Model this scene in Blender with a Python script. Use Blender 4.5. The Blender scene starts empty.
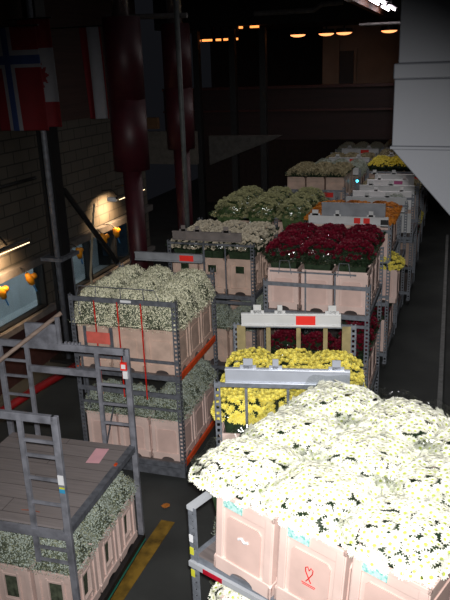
import bpy, math, random
from mathutils import Vector, Matrix
C = bpy.context.scene.collection
random.seed(7)
PI = math.pi

# ------------------------------------------------------------------ camera
def nrm(v): return Vector(v).normalized()
FPX = 700.0
CAM = Vector((0, 0, 5.0))
_up = -nrm((75, -2100, -FPX))
_yd = Vector((247, 242, -FPX)); _yd = (_yd - _up * _yd.dot(_up)).normalized()
_xd = _yd.cross(_up)
ROT = Matrix((_xd, _yd, _up))            # camera axes -> world
cd = bpy.data.cameras.new('camera'); cam = bpy.data.objects.new('camera', cd); C.objects.link(cam)
cam.matrix_world = Matrix.Translation(CAM) @ ROT.to_4x4()
cd.sensor_fit = 'VERTICAL'; cd.sensor_height = 24.0; cd.lens = FPX * 24.0 / 600.0
cd.clip_start = 0.05; cd.clip_end = 200
bpy.context.scene.camera = cam

# ------------------------------------------------------------------ world, flash, exposure
sc = bpy.context.scene
sc.view_settings.view_transform = 'Standard'; sc.view_settings.look = 'None'
sc.view_settings.exposure = 0.0; sc.view_settings.gamma = 1.0; sc.view_settings.use_curve_mapping = False
w = bpy.data.worlds.new('hall_dark'); sc.world = w; w.use_nodes = True
w.node_tree.nodes['Background'].inputs[0].default_value = (0.75, 0.8, 1.0, 1)
w.node_tree.nodes['Background'].inputs[1].default_value = 0.006
def lamp(name, kind, loc, energy, color=(1, 1, 1), target=None, **kw):
    d = bpy.data.lights.new(name, kind); d.energy = energy; d.color = color
    for k, v in kw.items(): setattr(d, k, v)
    o = bpy.data.objects.new(name, d); C.objects.link(o); o.location = loc
    if target is not None:
        o.rotation_euler = (Vector(target) - Vector(loc)).to_track_quat('-Z', 'Y').to_euler()
    return o
# the photographer's flash, just above the lens
lamp('camera_flash', 'SPOT', (0.03, -0.02, 5.09), 1950, (1.0, 0.99, 0.97), target=tuple(CAM + ROT @ Vector((10, -95, -FPX)) * .01),
     spot_size=math.radians(67), spot_blend=1.0, shadow_soft_size=0.03)
# the hall's overhead light, with a second lamp added for the far end
lamp('hall_fill', 'AREA', (-2.2, 8.5, 7.6), 16, (0.92, 0.95, 1.0), target=(-2.2, 8.5, 0), size=6, size_y=12, shape='RECTANGLE')
lamp('hall_fill', 'AREA', (-1.8, 16.5, 6.1), 70, (1.0, 0.96, 0.95), target=(-1.8, 15.5, 0), size=3, size_y=8, shape='RECTANGLE')  # added light to brighten the far white boards

# ------------------------------------------------------------------ materials
MATS = {}
def mat(name, col, rough=0.6, metal=0.0, var=0.12, scale=8.0, spec=0.4, bump=0.0, emit=None, estr=0.0, col2=None, stretch=None):
    if name in MATS: return MATS[name]
    m = bpy.data.materials.new(name); m.use_nodes = True
    nt = m.node_tree; b = nt.nodes['Principled BSDF']
    tc = nt.nodes.new('ShaderNodeTexCoord'); no = nt.nodes.new('ShaderNodeTexNoise')
    no.inputs['Scale'].default_value = scale; no.inputs['Detail'].default_value = 4
    if stretch:
        mp = nt.nodes.new('ShaderNodeMapping'); mp.inputs['Scale'].default_value = stretch
        nt.links.new(tc.outputs['Object'], mp.inputs['Vector']); nt.links.new(mp.outputs[0], no.inputs['Vector'])
    else:
        nt.links.new(tc.outputs['Object'], no.inputs['Vector'])
    rp = nt.nodes.new('ShaderNodeValToRGB')
    c2 = col2 or tuple(c * (1 - 3 * var) if c * (1 - 3 * var) > 0 else 0 for c in col)
    rp.color_ramp.elements[0].position = 0.3; rp.color_ramp.elements[1].position = 0.62
    rp.color_ramp.elements[0].color = (*c2, 1); rp.color_ramp.elements[1].color = (*col, 1)
    nt.links.new(no.outputs['Fac'], rp.inputs[0]); nt.links.new(rp.outputs[0], b.inputs['Base Color'])
    b.inputs['Roughness'].default_value = rough; b.inputs['Metallic'].default_value = metal
    b.inputs['Specular IOR Level'].default_value = spec
    if bump:
        bp = nt.nodes.new('ShaderNodeBump'); bp.inputs['Strength'].default_value = bump; bp.inputs['Distance'].default_value = 0.01
        nt.links.new(no.outputs['Fac'], bp.inputs['Height']); nt.links.new(bp.outputs[0], b.inputs['Normal'])
    if emit:
        b.inputs['Emission Color'].default_value = (*emit, 1); b.inputs['Emission Strength'].default_value = estr
    MATS[name] = m; return m
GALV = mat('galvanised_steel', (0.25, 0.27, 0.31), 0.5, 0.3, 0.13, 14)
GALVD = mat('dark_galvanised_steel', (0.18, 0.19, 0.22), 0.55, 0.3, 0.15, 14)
ALU = mat('aluminium_sheet', (0.56, 0.58, 0.62), 0.42, 0.2, 0.05, 5)
ALUG = mat('grey_sheet', (0.30, 0.31, 0.34), 0.5, 0.2, 0.1, 5)
KHAKI = mat('khaki_wood', (0.36, 0.29, 0.14), 0.7, 0, 0.12, 10)
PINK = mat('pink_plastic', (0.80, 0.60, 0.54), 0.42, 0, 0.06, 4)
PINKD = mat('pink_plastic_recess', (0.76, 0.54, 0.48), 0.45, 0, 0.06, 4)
TAN = mat('tan_pink_plastic', (0.68, 0.49, 0.40), 0.5, 0, 0.1, 5)
WOOD = mat('grey_plywood', (0.20, 0.165, 0.16), 0.6, 0, 0.14, 3, stretch=(1, 14, 1))
RED = mat('red_paint', (0.75, 0.02, 0.01), 0.5)
REDTAG = mat('red_tag', (0.85, 0.03, 0.02), 0.5, var=0.02)
ORTAG = mat('salmon_tag', (0.85, 0.17, 0.13), 0.6, var=0.08)
ORANGE = mat('orange_red_rail', (0.9, 0.10, 0.02), 0.45)
RUBBER = mat('black_rubber', (0.02, 0.02, 0.02), 0.8)
TEAL = mat('teal_label', (0.55, 0.78, 0.74), 0.5, var=0.2, scale=60, col2=(0.05, 0.42, 0.38))
WHITE = mat('white_paper', (0.8, 0.8, 0.82), 0.6, var=0.03)
PAPERPINK = mat('pink_paper', (0.85, 0.45, 0.5), 0.8, var=0.03)
YEL = mat('yellow_tape', (0.7, 0.68, 0.05), 0.6, var=0.1)
BLUE = mat('blue_tape', (0.05, 0.35, 0.6), 0.6, var=0.1)
GREEN = mat('dark_leaves', (0.022, 0.045, 0.018), 0.6, var=0.2, scale=25)
GREEN2 = mat('leaves', (0.09, 0.15, 0.05), 0.55, var=0.2, scale=25)
BLACKP = mat('black_paint', (0.012, 0.012, 0.013), 0.5)
MAROON = mat('maroon_paint', (0.045, 0.005, 0.010), 0.5, var=0.1, scale=6)
CHROME = mat('polished_metal', (0.6, 0.58, 0.55), 0.2, 0.9)
POLEG = mat('grey_pole_paint', (0.12, 0.13, 0.13), 0.5)
DUCT = mat('duct_paint', (0.066, 0.069, 0.08), 0.55, 0, 0.02, 3)
MUMW = mat('white_petal', (0.88, 0.87, 0.76), 0.7, var=0.01)
MUMC = mat('green_yellow_centre', (0.62, 0.72, 0.12), 0.7)
MUMY = mat('yellow_petal', (0.92, 0.80, 0.16), 0.7, var=0.05)
MUMYC = mat('yellow_centre', (0.8, 0.64, 0.06), 0.7)
ROSE = mat('crimson_petal', (0.17, 0.0025, 0.018), 0.55, var=0.18, scale=10)
GYP = mat('cream_breath_floret', (0.90, 0.87, 0.66), 0.8, var=0.04, scale=30)
GYPSH = mat('shade_grey_floret', (0.46, 0.52, 0.46), 0.8, var=0.1, scale=30)  # baby's breath greyed to paint in shade; also serves the grey filler flowers
GYPT = mat('breath_twig', (0.34, 0.35, 0.22), 0.8)
IVORY = mat('ivory_petal', (0.72, 0.64, 0.50), 0.75, var=0.14, scale=12)
IVG = mat('pale_green_petal', (0.46, 0.45, 0.24), 0.75, var=0.14, scale=12)
ORF = mat('orange_petal', (0.75, 0.26, 0.03), 0.7, var=0.12)
KHA = mat('dry_cream_tuft', (0.42, 0.36, 0.22), 0.8, var=0.15)

def plank_mat():
    m = bpy.data.materials.new('worn_planks'); m.use_nodes = True; nt = m.node_tree; b = nt.nodes['Principled BSDF']
    tc = nt.nodes.new('ShaderNodeTexCoord'); br = nt.nodes.new('ShaderNodeTexBrick'); nt.links.new(tc.outputs['Object'], br.inputs['Vector'])
    br.inputs['Color1'].default_value = (.29, .25, .245, 1); br.inputs['Color2'].default_value = (.34, .295, .29, 1); br.inputs['Mortar'].default_value = (.12, .10, .10, 1)
    br.inputs['Scale'].default_value = 1; br.inputs['Brick Width'].default_value = 3; br.inputs['Row Height'].default_value = .2; br.inputs['Mortar Size'].default_value = .004
    no = nt.nodes.new('ShaderNodeTexNoise'); mp = nt.nodes.new('ShaderNodeMapping'); mp.inputs['Scale'].default_value = (2, 30, 1)
    nt.links.new(tc.outputs['Object'], mp.inputs[0]); nt.links.new(mp.outputs[0], no.inputs['Vector']); no.inputs['Scale'].default_value = 1.5
    mx = nt.nodes.new('ShaderNodeMixRGB'); mx.blend_type = 'MULTIPLY'; mx.inputs[0].default_value = .45
    nt.links.new(br.outputs['Color'], mx.inputs[1]); nt.links.new(no.outputs['Fac'], mx.inputs[2]); nt.links.new(mx.outputs[0], b.inputs['Base Color'])
    b.inputs['Roughness'].default_value = .55; return m
def clear_plastic():
    m = bpy.data.materials.new('clear_wrap'); m.use_nodes = True; nt = m.node_tree
    for n in list(nt.nodes): nt.nodes.remove(n)
    o = nt.nodes.new('ShaderNodeOutputMaterial'); mx = nt.nodes.new('ShaderNodeMixShader')
    t = nt.nodes.new('ShaderNodeBsdfTransparent'); g = nt.nodes.new('ShaderNodeBsdfGlossy')
    t.inputs[0].default_value = (0.93, 0.94, 0.93, 1); g.inputs['Roughness'].default_value = 0.16
    g.inputs['Color'].default_value = (0.8, 0.8, 0.8, 1)
    no = nt.nodes.new('ShaderNodeTexNoise'); no.inputs['Scale'].default_value = 9
    tc = nt.nodes.new('ShaderNodeTexCoord'); nt.links.new(tc.outputs['Object'], no.inputs['Vector'])
    bp = nt.nodes.new('ShaderNodeBump'); bp.inputs['Strength'].default_value = 0.9; bp.inputs['Distance'].default_value = 0.08
    nt.links.new(no.outputs['Fac'], bp.inputs['Height']); nt.links.new(bp.outputs[0], g.inputs['Normal'])
    mx.inputs[0].default_value = 0.12
    nt.links.new(t.outputs[0], mx.inputs[1]); nt.links.new(g.outputs[0], mx.inputs[2]); nt.links.new(mx.outputs[0], o.inputs[0])
    return m
WRAP = clear_plastic()

def brick_mat():
    m = bpy.data.materials.new('painted_block'); m.use_nodes = True; nt = m.node_tree; b = nt.nodes['Principled BSDF']
    tc = nt.nodes.new('ShaderNodeTexCoord'); sp = nt.nodes.new('ShaderNodeSeparateXYZ'); cb = nt.nodes.new('ShaderNodeCombineXYZ')
    nt.links.new(tc.outputs['Object'], sp.inputs[0]); nt.links.new(sp.outputs['Y'], cb.inputs['X']); nt.links.new(sp.outputs['Z'], cb.inputs['Y'])
    br = nt.nodes.new('ShaderNodeTexBrick'); nt.links.new(cb.outputs[0], br.inputs['Vector'])
    br.inputs['Color1'].default_value = (0.068, 0.058, 0.045, 1); br.inputs['Color2'].default_value = (0.056, 0.048, 0.038, 1)
    br.inputs['Mortar'].default_value = (0.018, 0.016, 0.013, 1); br.inputs['Scale'].default_value = 1.0
    br.inputs['Brick Width'].default_value = 0.44; br.inputs['Row Height'].default_value = 0.2; br.inputs['Mortar Size'].default_value = 0.012
    nt.links.new(br.outputs['Color'], b.inputs['Base Color']); b.inputs['Roughness'].default_value = 0.85
    return m
BRICK = brick_mat()
def floor_mat():
    m = bpy.data.materials.new('dark_floor'); m.use_nodes = True; nt = m.node_tree; b = nt.nodes['Principled BSDF']
    tc = nt.nodes.new('ShaderNodeTexCoord')
    n1 = nt.nodes.new('ShaderNodeTexNoise'); n1.inputs['Scale'].default_value = 1.3; n1.inputs['Detail'].default_value = 8
    nt.links.new(tc.outputs['Object'], n1.inputs['Vector'])
    r = nt.nodes.new('ShaderNodeValToRGB'); r.color_ramp.elements[0].position = .3; r.color_ramp.elements[1].position = .7
    r.color_ramp.elements[0].color = (0.028, 0.030, 0.030, 1); r.color_ramp.elements[1].color = (0.058, 0.062, 0.060, 1)
    nt.links.new(n1.outputs['Fac'], r.inputs[0]); nt.links.new(r.outputs[0], b.inputs['Base Color'])
    b.inputs['Roughness'].default_value = 0.62; return m
FLOOR = floor_mat()

# ------------------------------------------------------------------ mesh helpers
class MB:
    def __init__(s): s.v = []; s.f = []; s.mi = []; s.cur = 0
    def face(s, pts):
        i = len(s.v); s.v.extend([tuple(p) for p in pts]); s.f.append(tuple(range(i, i + len(pts)))); s.mi.append(s.cur)
    def box(s, x0, x1, y0, y1, z0, z1, M=None):
        p = [Vector((x, y, z)) for z in (z0, z1) for y in (y0, y1) for x in (x0, x1)]
        if M is not None: p = [M @ q for q in p]
        i = len(s.v); s.v.extend([tuple(q) for q in p])
        for f in ((0, 2, 3, 1), (4, 5, 7, 6), (0, 1, 5, 4), (2, 6, 7, 3), (0, 4, 6, 2), (1, 3, 7, 5)):
            s.f.append(tuple(i + k for k in f)); s.mi.append(s.cur)
        return s
    def beam(s, a, b, w, h):
        a = Vector(a); b = Vector(b); d = b - a; L = d.length
        q = d.to_track_quat('Y', 'Z').to_matrix().to_4x4()
        return s.box(-w / 2, w / 2, 0, L, -h / 2, h / 2, Matrix.Translation(a) @ q)
    def tube(s, pts, r, n=8, cap=True, rs=None):
        pts = [Vector(p) for p in pts]; rings = []
        for k, p in enumerate(pts):
            d = (pts[min(k + 1, len(pts) - 1)] - pts[max(k - 1, 0)]).normalized()
            a = d.orthogonal() if abs(d.z) < .99 else Vector((1, 0, 0)); a = (a - d * a.dot(d)).normalized(); b = d.cross(a)
            rr = rs[k] if rs else r; i = len(s.v)
            for j in range(n):
                t = 2 * PI * j / n; s.v.append(tuple(p + (a * math.cos(t) + b * math.sin(t)) * rr))
            rings.append(i)
        for k in range(len(rings) - 1):
            for j in range(n):
                a0, b0 = rings[k], rings[k + 1]; j2 = (j + 1) % n
                s.f.append((a0 + j, a0 + j2, b0 + j2, b0 + j)); s.mi.append(s.cur)
        if cap:
            s.f.append(tuple(rings[0] + j for j in range(n))[::-1]); s.mi.append(s.cur)
            s.f.append(tuple(rings[-1] + j for j in range(n))); s.mi.append(s.cur)
        return s
    def lathe(s, prof, n=20, c=(0, 0)):
        i0 = len(s.v)
        for r, z in prof:
            for j in range(n):
                t = 2 * PI * j / n; s.v.append((c[0] + r * math.cos(t), c[1] + r * math.sin(t), z))
        for k in range(len(prof) - 1):
            for j in range(n):
                j2 = (j + 1) % n; a0 = i0 + k * n; b0 = a0 + n
                s.f.append((a0 + j, a0 + j2, b0 + j2, b0 + j)); s.mi.append(s.cur)
        return s
    def prism(s, poly, y0, y1):     # poly in XZ, extruded along Y
        n = len(poly); i = len(s.v)
        for y in (y0, y1): s.v.extend([(x, y, z) for x, z in poly])
        s.f.append(tuple(i + k for k in range(n))); s.f.append(tuple(i + n + k for k in range(n))[::-1])
        for k in range(n):
            k2 = (k + 1) % n; s.f.append((i + k2, i + k, i + n + k, i + n + k2))
        s.mi.extend([s.cur] * (n + 2)); return s
    def xform(s, M):
        s.v = [tuple(M @ Vector(p)) for p in s.v]; return s
    def mesh(s, name, mats, smooth=False):
        me = bpy.data.meshes.new(name); me.from_pydata(s.v, [], s.f)
        for m in (mats if isinstance(mats, (list, tuple)) else [mats]): me.materials.append(m)
        me.polygons.foreach_set('material_index', s.mi)
        if smooth: me.polygons.foreach_set('use_smooth', [True] * len(s.f))
        me.update(); return me
    def obj(s, name, mats, parent=None, smooth=False, bevel=0, **kw):
        return link(name, s.mesh(name, mats, smooth), parent, bevel, **kw)
def link(name, me, parent=None, bevel=0, label=None, cat=None, group=None, kind=None):
    o = bpy.data.objects.new(name, me); C.objects.link(o)
    if parent is not None: o.parent = parent
    if bevel:
        b = o.modifiers.new('bevel', 'BEVEL'); b.width = bevel; b.segments = 2; b.limit_method = 'ANGLE'
    tag(o, label, cat, group, kind); return o
def tag(o, label=None, cat=None, group=None, kind=None):
    if label: o['label'] = label
    if cat: o['category'] = cat
    if group: o['group'] = group
    if kind: o['kind'] = kind
    return o
def thing(name, loc, rz=0, label=None, cat=None, group=None):
    o = bpy.data.objects.new(name, None); C.objects.link(o); o.location = loc; o.rotation_euler = (0, 0, rz)
    o.empty_display_size = 0.1
    return tag(o, label, cat, group)
def copy_tree(root, loc, rz, label, group=None):
    r = root.copy(); C.objects.link(r); r.location = loc; r.rotation_euler = (0, 0, rz); r['label'] = label
    if group: r['group'] = group
    def rec(src, dst):
        for ch in list(src.children):
            if ch.get('_skip'): continue
            c = ch.copy(); C.objects.link(c); c.parent = dst; rec(ch, c)
    rec(root, r); return r
def struct(name, mb, m, bevel=0): return mb.obj(name, m, bevel=bevel, kind='structure')

# ------------------------------------------------------------------ the hall
struct('floor', MB().box(-12, 6, -2, 34, -0.1, 0), FLOOR)
DARKWALL = mat('dark_wall', (0.035, 0.022, 0.022), 0.8, var=0.1, scale=2)
DARKCEIL = mat('dark_ceiling', (0.03, 0.027, 0.027), 0.9, var=0.1, scale=2)
struct('ceiling', MB().box(-12, 6, -2, 34, 8.2, 8.3), DARKCEIL)
struct('wall_back', MB().box(-12, 6, 33.8, 34, 0, 8.2), DARKWALL)
struct('wall_right', MB().box(5.9, 6, -2, 34, 0, 8.2), DARKWALL)
# left wall of painted blocks, with window openings z 1.03..1.84
WX = -7.0
wl = MB()
wl.box(WX - .2, WX, -2, 14.9, 1.96, 4.15); wl.box(WX - .2, WX, -2, 14.9, 0, .93)
for a, b in ((-2, 6.4), (10.34, 10.78), (14.1, 14.9)): wl.box(WX - .2, WX, a, b, .93, 1.96)
struct('wall_left', wl, BRICK)
struct('wall_upper', MB().box(WX - .2, WX + .02, -2, 14.9, 4.15, 8.2), mat('dark_boards', (0.045, 0.02, 0.016), .8, var=.12, scale=3, stretch=(1, .3, 8)))
# steel ledge above windows
LEDG = mat('ledge_paint', (0.10, 0.09, 0.085), .7)
m = MB(); m.box(WX, WX + .13, 6.0, 10.5, 1.84, 1.97); m.box(WX, WX + .13, 10.75, 14.9, 1.86, 1.99)
struct('trim_1', m, LEDG)
m = MB(); m.box(WX, WX + .12, 6.0, 10.5, .90, 1.0); m.box(WX, WX + .12, 10.75, 14.9, .90, .99)
struct('trim_2', m, mat('sill_paint', (0.15, 0.135, 0.13), .7))
m = MB().box(WX, WX + .04, -2, 14.9, .0, .9)
struct('baseboard_left', m, mat('dark_wainscot', (0.06, 0.022, 0.02), .7))
def glass_mat():
    m = bpy.data.materials.new('window_glass'); m.use_nodes = True; nt = m.node_tree
    for n in list(nt.nodes): nt.nodes.remove(n)
    o = nt.nodes.new('ShaderNodeOutputMaterial'); mx = nt.nodes.new('ShaderNodeMixShader')
    t = nt.nodes.new('ShaderNodeBsdfTransparent'); g = nt.nodes.new('ShaderNodeBsdfGlossy'); g.inputs['Roughness'].default_value = .04
    t.inputs[0].default_value = (0.75, 0.85, 0.9, 1); mx.inputs[0].default_value = .1
    nt.links.new(t.outputs[0], mx.inputs[1]); nt.links.new(g.outputs[0], mx.inputs[2]); nt.links.new(mx.outputs[0], o.inputs[0]); return m
GLASS = glass_mat()
def window(n, y0, y1, z0, z1, mull=()):
    root = MB()
    for a, b in ((y0, y0 + .05), (y1 - .05, y1)): root.box(WX - .12, WX + .03, a, b, z0, z1)
    root.box(WX - .12, WX + .03, y0, y1, z0, z0 + .05); root.box(WX - .12, WX + .03, y0, y1, z1 - .05, z1)
    for mu in mull: root.box(WX - .12, WX + .03, mu - .03, mu + .03, z0, z1)
    fr = struct('window_%d' % n, root, BLACKP)
    MB().box(WX - .08, WX - .07, y0 + .04, y1 - .04, z0 + .04, z1 - .04).obj('pane', GLASS, fr)
window(1, 6.4, 10.34, .98, 1.86, (7.9,)); window(2, 10.78, 14.1, .97, 1.88, (12.0, 13.1))
# dim office room behind the glass
OFF = mat('office_wall', (0.38, 0.40, 0.41), .8, var=.05, scale=2)
m = MB(); m.box(WX - 1.6, WX - 1.5, 4, 15, .3, 2.4); m.box(WX - 1.6, WX - .2, 4, 15, .3, .4); m.box(WX - 1.6, WX - .2, 4, 15, 2.3, 2.4)
struct('wall_office', m, OFF)
lamp('office_light', 'AREA', (WX - .35, 10, 2.2), 34, (1.0, .96, .92), target=(WX - 1.5, 10, .8), size=8, size_y=.2, shape='RECTANGLE', spread=math.radians(100))

# far end of the hall: gallery, soffit, beige room, stair flank
BEIGE = mat('beige_wall', (0.22, 0.17, 0.13), .8, var=.05, scale=2)
GAL = mat('gallery_boards', (0.022, 0.006, 0.0055), .6, var=.14, scale=1.5, stretch=(.4, 1, 6))
struct('wall_gallery', MB().box(-9.5, 1.5, 22.0, 22.3, 2.75, 4.3), GAL)
struct('trim_3', MB().box(-9.5, 1.5, 21.9, 22.35, 4.3, 4.38).box(-9.5, 1.5, 21.9, 22.0, 3.62, 3.68), mat('gallery_rail', (0.06, 0.02, 0.018), .35))
struct('wall_gallery_end', MB().box(-4.75, 1.5, 24.6, 24.8, 2.75, 6.6), BEIGE)
struct('door_1', MB().box(-4.16, -3.70, 24.5, 24.6, 4.3, 5.36), BLACKP)
struct('trim_4', MB().box(-4.28, -4.17, 24.45, 24.6, 4.3, 5.7).box(-3.69, -3.6, 24.5, 24.6, 4.3, 5.45), BEIGE)
struct('wall_soffit', MB().box(-9.5, 1.5, 21.6, 25.0, 6.15, 8.2), DARKCEIL)
struct('wall_under_gallery', MB().box(-9.5, 1.5, 25.5, 25.7, 0, 2.7), mat('under_gallery', (0.03, .018, .016), .8))
WAR = mat('warm_diffuser', (1, .6, .35), .5, emit=(1, .34, .12), estr=2.2)
for i, (x, y) in enumerate(((-5.05, 22.2), (-4.2, 22.3), (-3.65, 22.2), (-2.35, 22.3))):
    t = thing('downlight', (x, y, 5.84), 0, ['warm round downlight above the gallery, leftmost of four', 'warm round downlight above the gallery, second from the left', 'warm round downlight above the gallery over the dark door', 'warm round downlight above the gallery beside the grey duct'][i], 'ceiling light', 'downlights above the gallery')
    MB().lathe([(0.0, .12), (.24, .12), (.26, 0), (.235, 0), (.235, .03)], 18).obj('housing', BLACKP, t)
    MB().lathe([(0, -.07), (.12, -.06), (.2, -.035), (.235, .0), (.235, .03)], 18).obj('diffuser', WAR, t)
    MB().tube([(0, 0, .12), (0, 0, .5)], .02).obj('stem', BLACKP, t)
AMB = mat('amber_tube', (1, .5, .2), .5, emit=(1, .30, .07), estr=2)
for i, (x0, wd) in enumerate(((-8.65, .10), (-8.2, .16), (-7.95, .3), (-7.5, .14), (-7.25, .16), (-6.95, .14), (-6.75, .1), (-6.4, .26))):
    z = 5.78 if i < 6 else 6.1
    t = thing('strip_light', (x0, 21.66, z), 0, None, None)
    tag(t, ['small amber strip light far left, beside the red pillar', 'second small amber strip light right of the red pillar', 'wider amber strip light in the far row of lights', 'amber strip light right of the wider one', 'amber strip light near the right of the lower far row', 'rightmost amber strip light of the lower far row', 'short amber strip light set slightly above the far row', 'long amber strip light set slightly above the far row'][i], 'ceiling light', 'amber strip lights at the far left')
    MB().box(-.02, wd + .02, 0, .12, .04, .38 if i < 6 else .06).obj('housing', BLACKP, t)
    MB().box(0, wd, 0, .1, -.02, .04).obj('tube', AMB, t)
# fluorescent battens at the top right on a dark beam
struct('trim_5', MB().box(-2.55, -2.4, 13, 21.6, 6.2, 6.7), mat('brown_beam', (0.16, 0.06, 0.03), .6))
TUBE = mat('fluorescent_tube', (1, .9, .95), .5, emit=(1, .86, .9), estr=9)
for i, y in enumerate((17.3, 19.6)):
    t = thing('fluorescent_light', (-2.1, y, 6.25), 0, ['fluorescent ceiling light with bare tubes, nearer one by the duct', 'fluorescent ceiling light with bare tubes, farther one'][i], 'ceiling light', 'fluorescent ceiling lights')
    MB().box(-.16, .16, -.8, .8, .05, .14).obj('housing', ALUG, t)
    for sx in (-.08, .08): MB().tube([(sx, -.74, .02), (sx, .74, .02)], .025).obj('tube', TUBE, t)
    MB().box(-.32, .01, -.05, .05, .10, .2).obj('bracket', ALUG, t)
# pipes under the ceiling
PIP = mat('pipe_paint', (0.14, .13, .13), .5)
MB().tube([(-5.2, 18, 6.22), (-3.7, 18, 6.22), (-3.5, 18, 6.34), (-3.0, 18, 6.36)], .06).obj('ceiling_pipe', PIP, label='grey pipe with a kink under the dark ceiling, upper left one', cat='pipe')
MB().tube([(-2.6, 18, 5.84), (-1.2, 18, 5.83)], .035).obj('ceiling_pipe', PIP, label='short straight grey pipe below the ceiling next to the duct', cat='pipe')
MB().tube([(-6.9, 13.4, 6.0), (-5.2, 13.4, 5.95)], .05).obj('ceiling_pipe', PIP, label='thin grey pipe running behind the tops of the red pillars', cat='pipe')
# beige band and sloping stair flank beyond the pillars
struct('trim_6', MB().box(-8.4, -6.9, 18.0, 18.15, 2.5, 3.38), mat('grey_beige', (0.10, .088, .075), .8))
struct('trim_8', MB().box(-8.5, -8.0, 18.0, 18.15, 3.45, 3.75), mat('ochre_board', (0.12, .06, .025), .8))
m = MB(); m.prism([(-6.75, 2.4), (-6.75, 3.2), (-4.7, 3.2), (-4.95, 3.08)], 18.6, 18.8)
struct('trim_7', m, mat('stair_flank', (0.065, .06, .055), .8))
# dark partition posts at far left
for i, x in enumerate((-7.6, -6.5, -5.6)):
    MB().box(x - .09, x + .09, 20.1, 20.3, 0, 6).obj('dark_post', BLACKP, label=['dark steel post far behind the red pillars', 'dark steel post under the sloping stair flank', 'dark steel post left of the red lamp glow'][i], cat='post', group='dark posts at the far end')
MB().box(-9.6, -8.6, 17.2, 17.5, 0, 2.3).obj('window_slab', mat('bluish_window_tone', (.10, .13, .17), .6), label='bluish window built as a dim blue grey cabinet beyond the red pillars', cat='cabinet', bevel=.02)  # solid box standing in for a bluish far window

# grey casing hanging at the right, close to the camera
t = thing('ventilation_duct', (0, 0, 0), 0, 'large grey sheet-metal ventilation duct with a sloping bottom, hanging top right', 'duct')
DX = Matrix.Translation((-.385, 3.98, 0)) @ Matrix.Rotation(math.radians(-6), 4, 'Z')
def dbox(*a): return MB().box(*a, DX)
def pr(poly, y0, y1): return MB().prism(poly, y0, y1).xform(DX)
dbox(.015, 1.9, .02, 1.2, 4.985, 7.2).obj('upper_casing', DUCT, t, bevel=.006)
dbox(-.005, 1.92, 0, 1.22, 4.905, 4.985).obj('joint_band', DUCT, t, bevel=.008)
dbox(0, 1.9, .01, 1.2, 4.555, 4.905).obj('lower_casing', DUCT, t, bevel=.006)
dbox(-.008, 1.91, 0, 1.21, 4.54, 4.556).obj('seam_flange', DUCT, t, bevel=.003)
pr([(0, 4.541), (1.9, 4.541), (1.9, 3.95), (.55, 3.95)], .01, 1.2).obj('hopper', DUCT, t, bevel=.006)
m = MB()
for x in (.05, .2): m.tube([(x, .0, 4.62 - x * .05), (x, .018, 4.62 - x * .05)], .004, 6)
m.obj('screw_heads', GALVD, t)
MB().xform(Matrix()).box(.05, .09, .5, .6, 7.2, 8.2, DX).box(1.7, 1.74, .5, .6, 7.2, 8.2, DX).obj('hanger', BLACKP, t)

# left wall fittings -----------------------------------------------------------
t = thing('steel_column', (WX + .35, 10.42, 0), 0, 'dark steel wall column between the two windows', 'column')
MB().box(-.12, -.06, -.14, .14, .06, 8.1).box(.06, .12, -.14, .14, .06, 8.1).box(-.06, .06, -.02, .02, .06, 8.1).obj('web', BLACKP, t)
MB().tube([(.06, -.2, .02), (.06, -.2, 8.1)], .05, 10).obj('drain_pipe', GALVD, t, smooth=True)
MB().tube([(.06, .2, .02), (.06, .2, 2.0)], .045, 10).obj('drain_pipe', GALVD, t, smooth=True)
MB().box(-.25, .25, -.35, .35, 0, .06).obj('foot_plate', BLACKP, t)
MB().box(-.3, .2, -.3, .3, 1.9, 1.96).obj('bracket', GALVD, t)
MB().beam((-6.62, 10.7, 3.05), (-6.62, 12.45, 1.25), .05, .09).obj('diagonal_brace', BLACKP, label='dark diagonal steel brace running down right from the wall column', cat='brace')
MB().tube([(-6.3, 10.95, 0.0), (-6.55, 11.2, 1.35), (-6.9, 12.2, 2.5)], .022, 8).obj('wooden_stick', mat('pale_stick', (.35, .29, .2), .7), label='thin pale stick leaning against the wall by the second window', cat='stick')
MB().tube([(WX + .03, 6.5, 3.3), (WX + .03, 10.4, 3.3)], .03).obj('wall_conduit', BLACKP, label='black conduit running along the block wall', cat='conduit')
WARMT = mat('wall_tube', (1, .85, .6), .5, emit=(1, .72, .42), estr=2.5)
for i, (y0, y1, e) in enumerate(((7.0, 9.35, 0), (12.45, 13.75, 1))):
    z = 2.45 if i == 0 else 2.55
    t = thing('wall_lamp', (WX, (y0 + y1) / 2, z), 0, ['long shaded wall lamp over the nearer window, left edge', 'long shaded wall lamp over the second window, behind the brace'][i], 'lamp', 'shaded strip lamps on the block wall')
    h = (y1 - y0) / 2
    MB().prism([(.30, 0), (.33, .02), (.48, .07), (.50, .04), (.50, .02), (.33, -.01)], -h, h).obj('shade', BLACKP, t)
    MB().tube([(.515, -h + .05, 0.0), (.515, h - .05, 0.0)], .008, 8).obj('tube', WARMT, t)
    MB().box(.28, .46, -h - .02, -h + .06, -.03, .05).obj('end_cap', WHITE if i else ALUG, t)
    for yy in (-h + .3, h - .4): MB().tube([(0, yy, .12), (.2, yy + .05, .14), (.34, yy, .04)], .018, 6).obj('bracket_arm', BLACKP, t)
    lamp('wall_lamp_light', 'AREA', (WX + .42, (y0 + y1) / 2 + (.65 if i == 0 else -.35), z - .09), 42 if i == 0 else 34, (1.0, .66, .36), target=(WX, (y0 + y1) / 2 + (.65 if i == 0 else -.35), z - .42), shape='RECTANGLE', size=(y1 - y0) * .3, size_y=.05, spread=math.radians(120))
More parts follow.
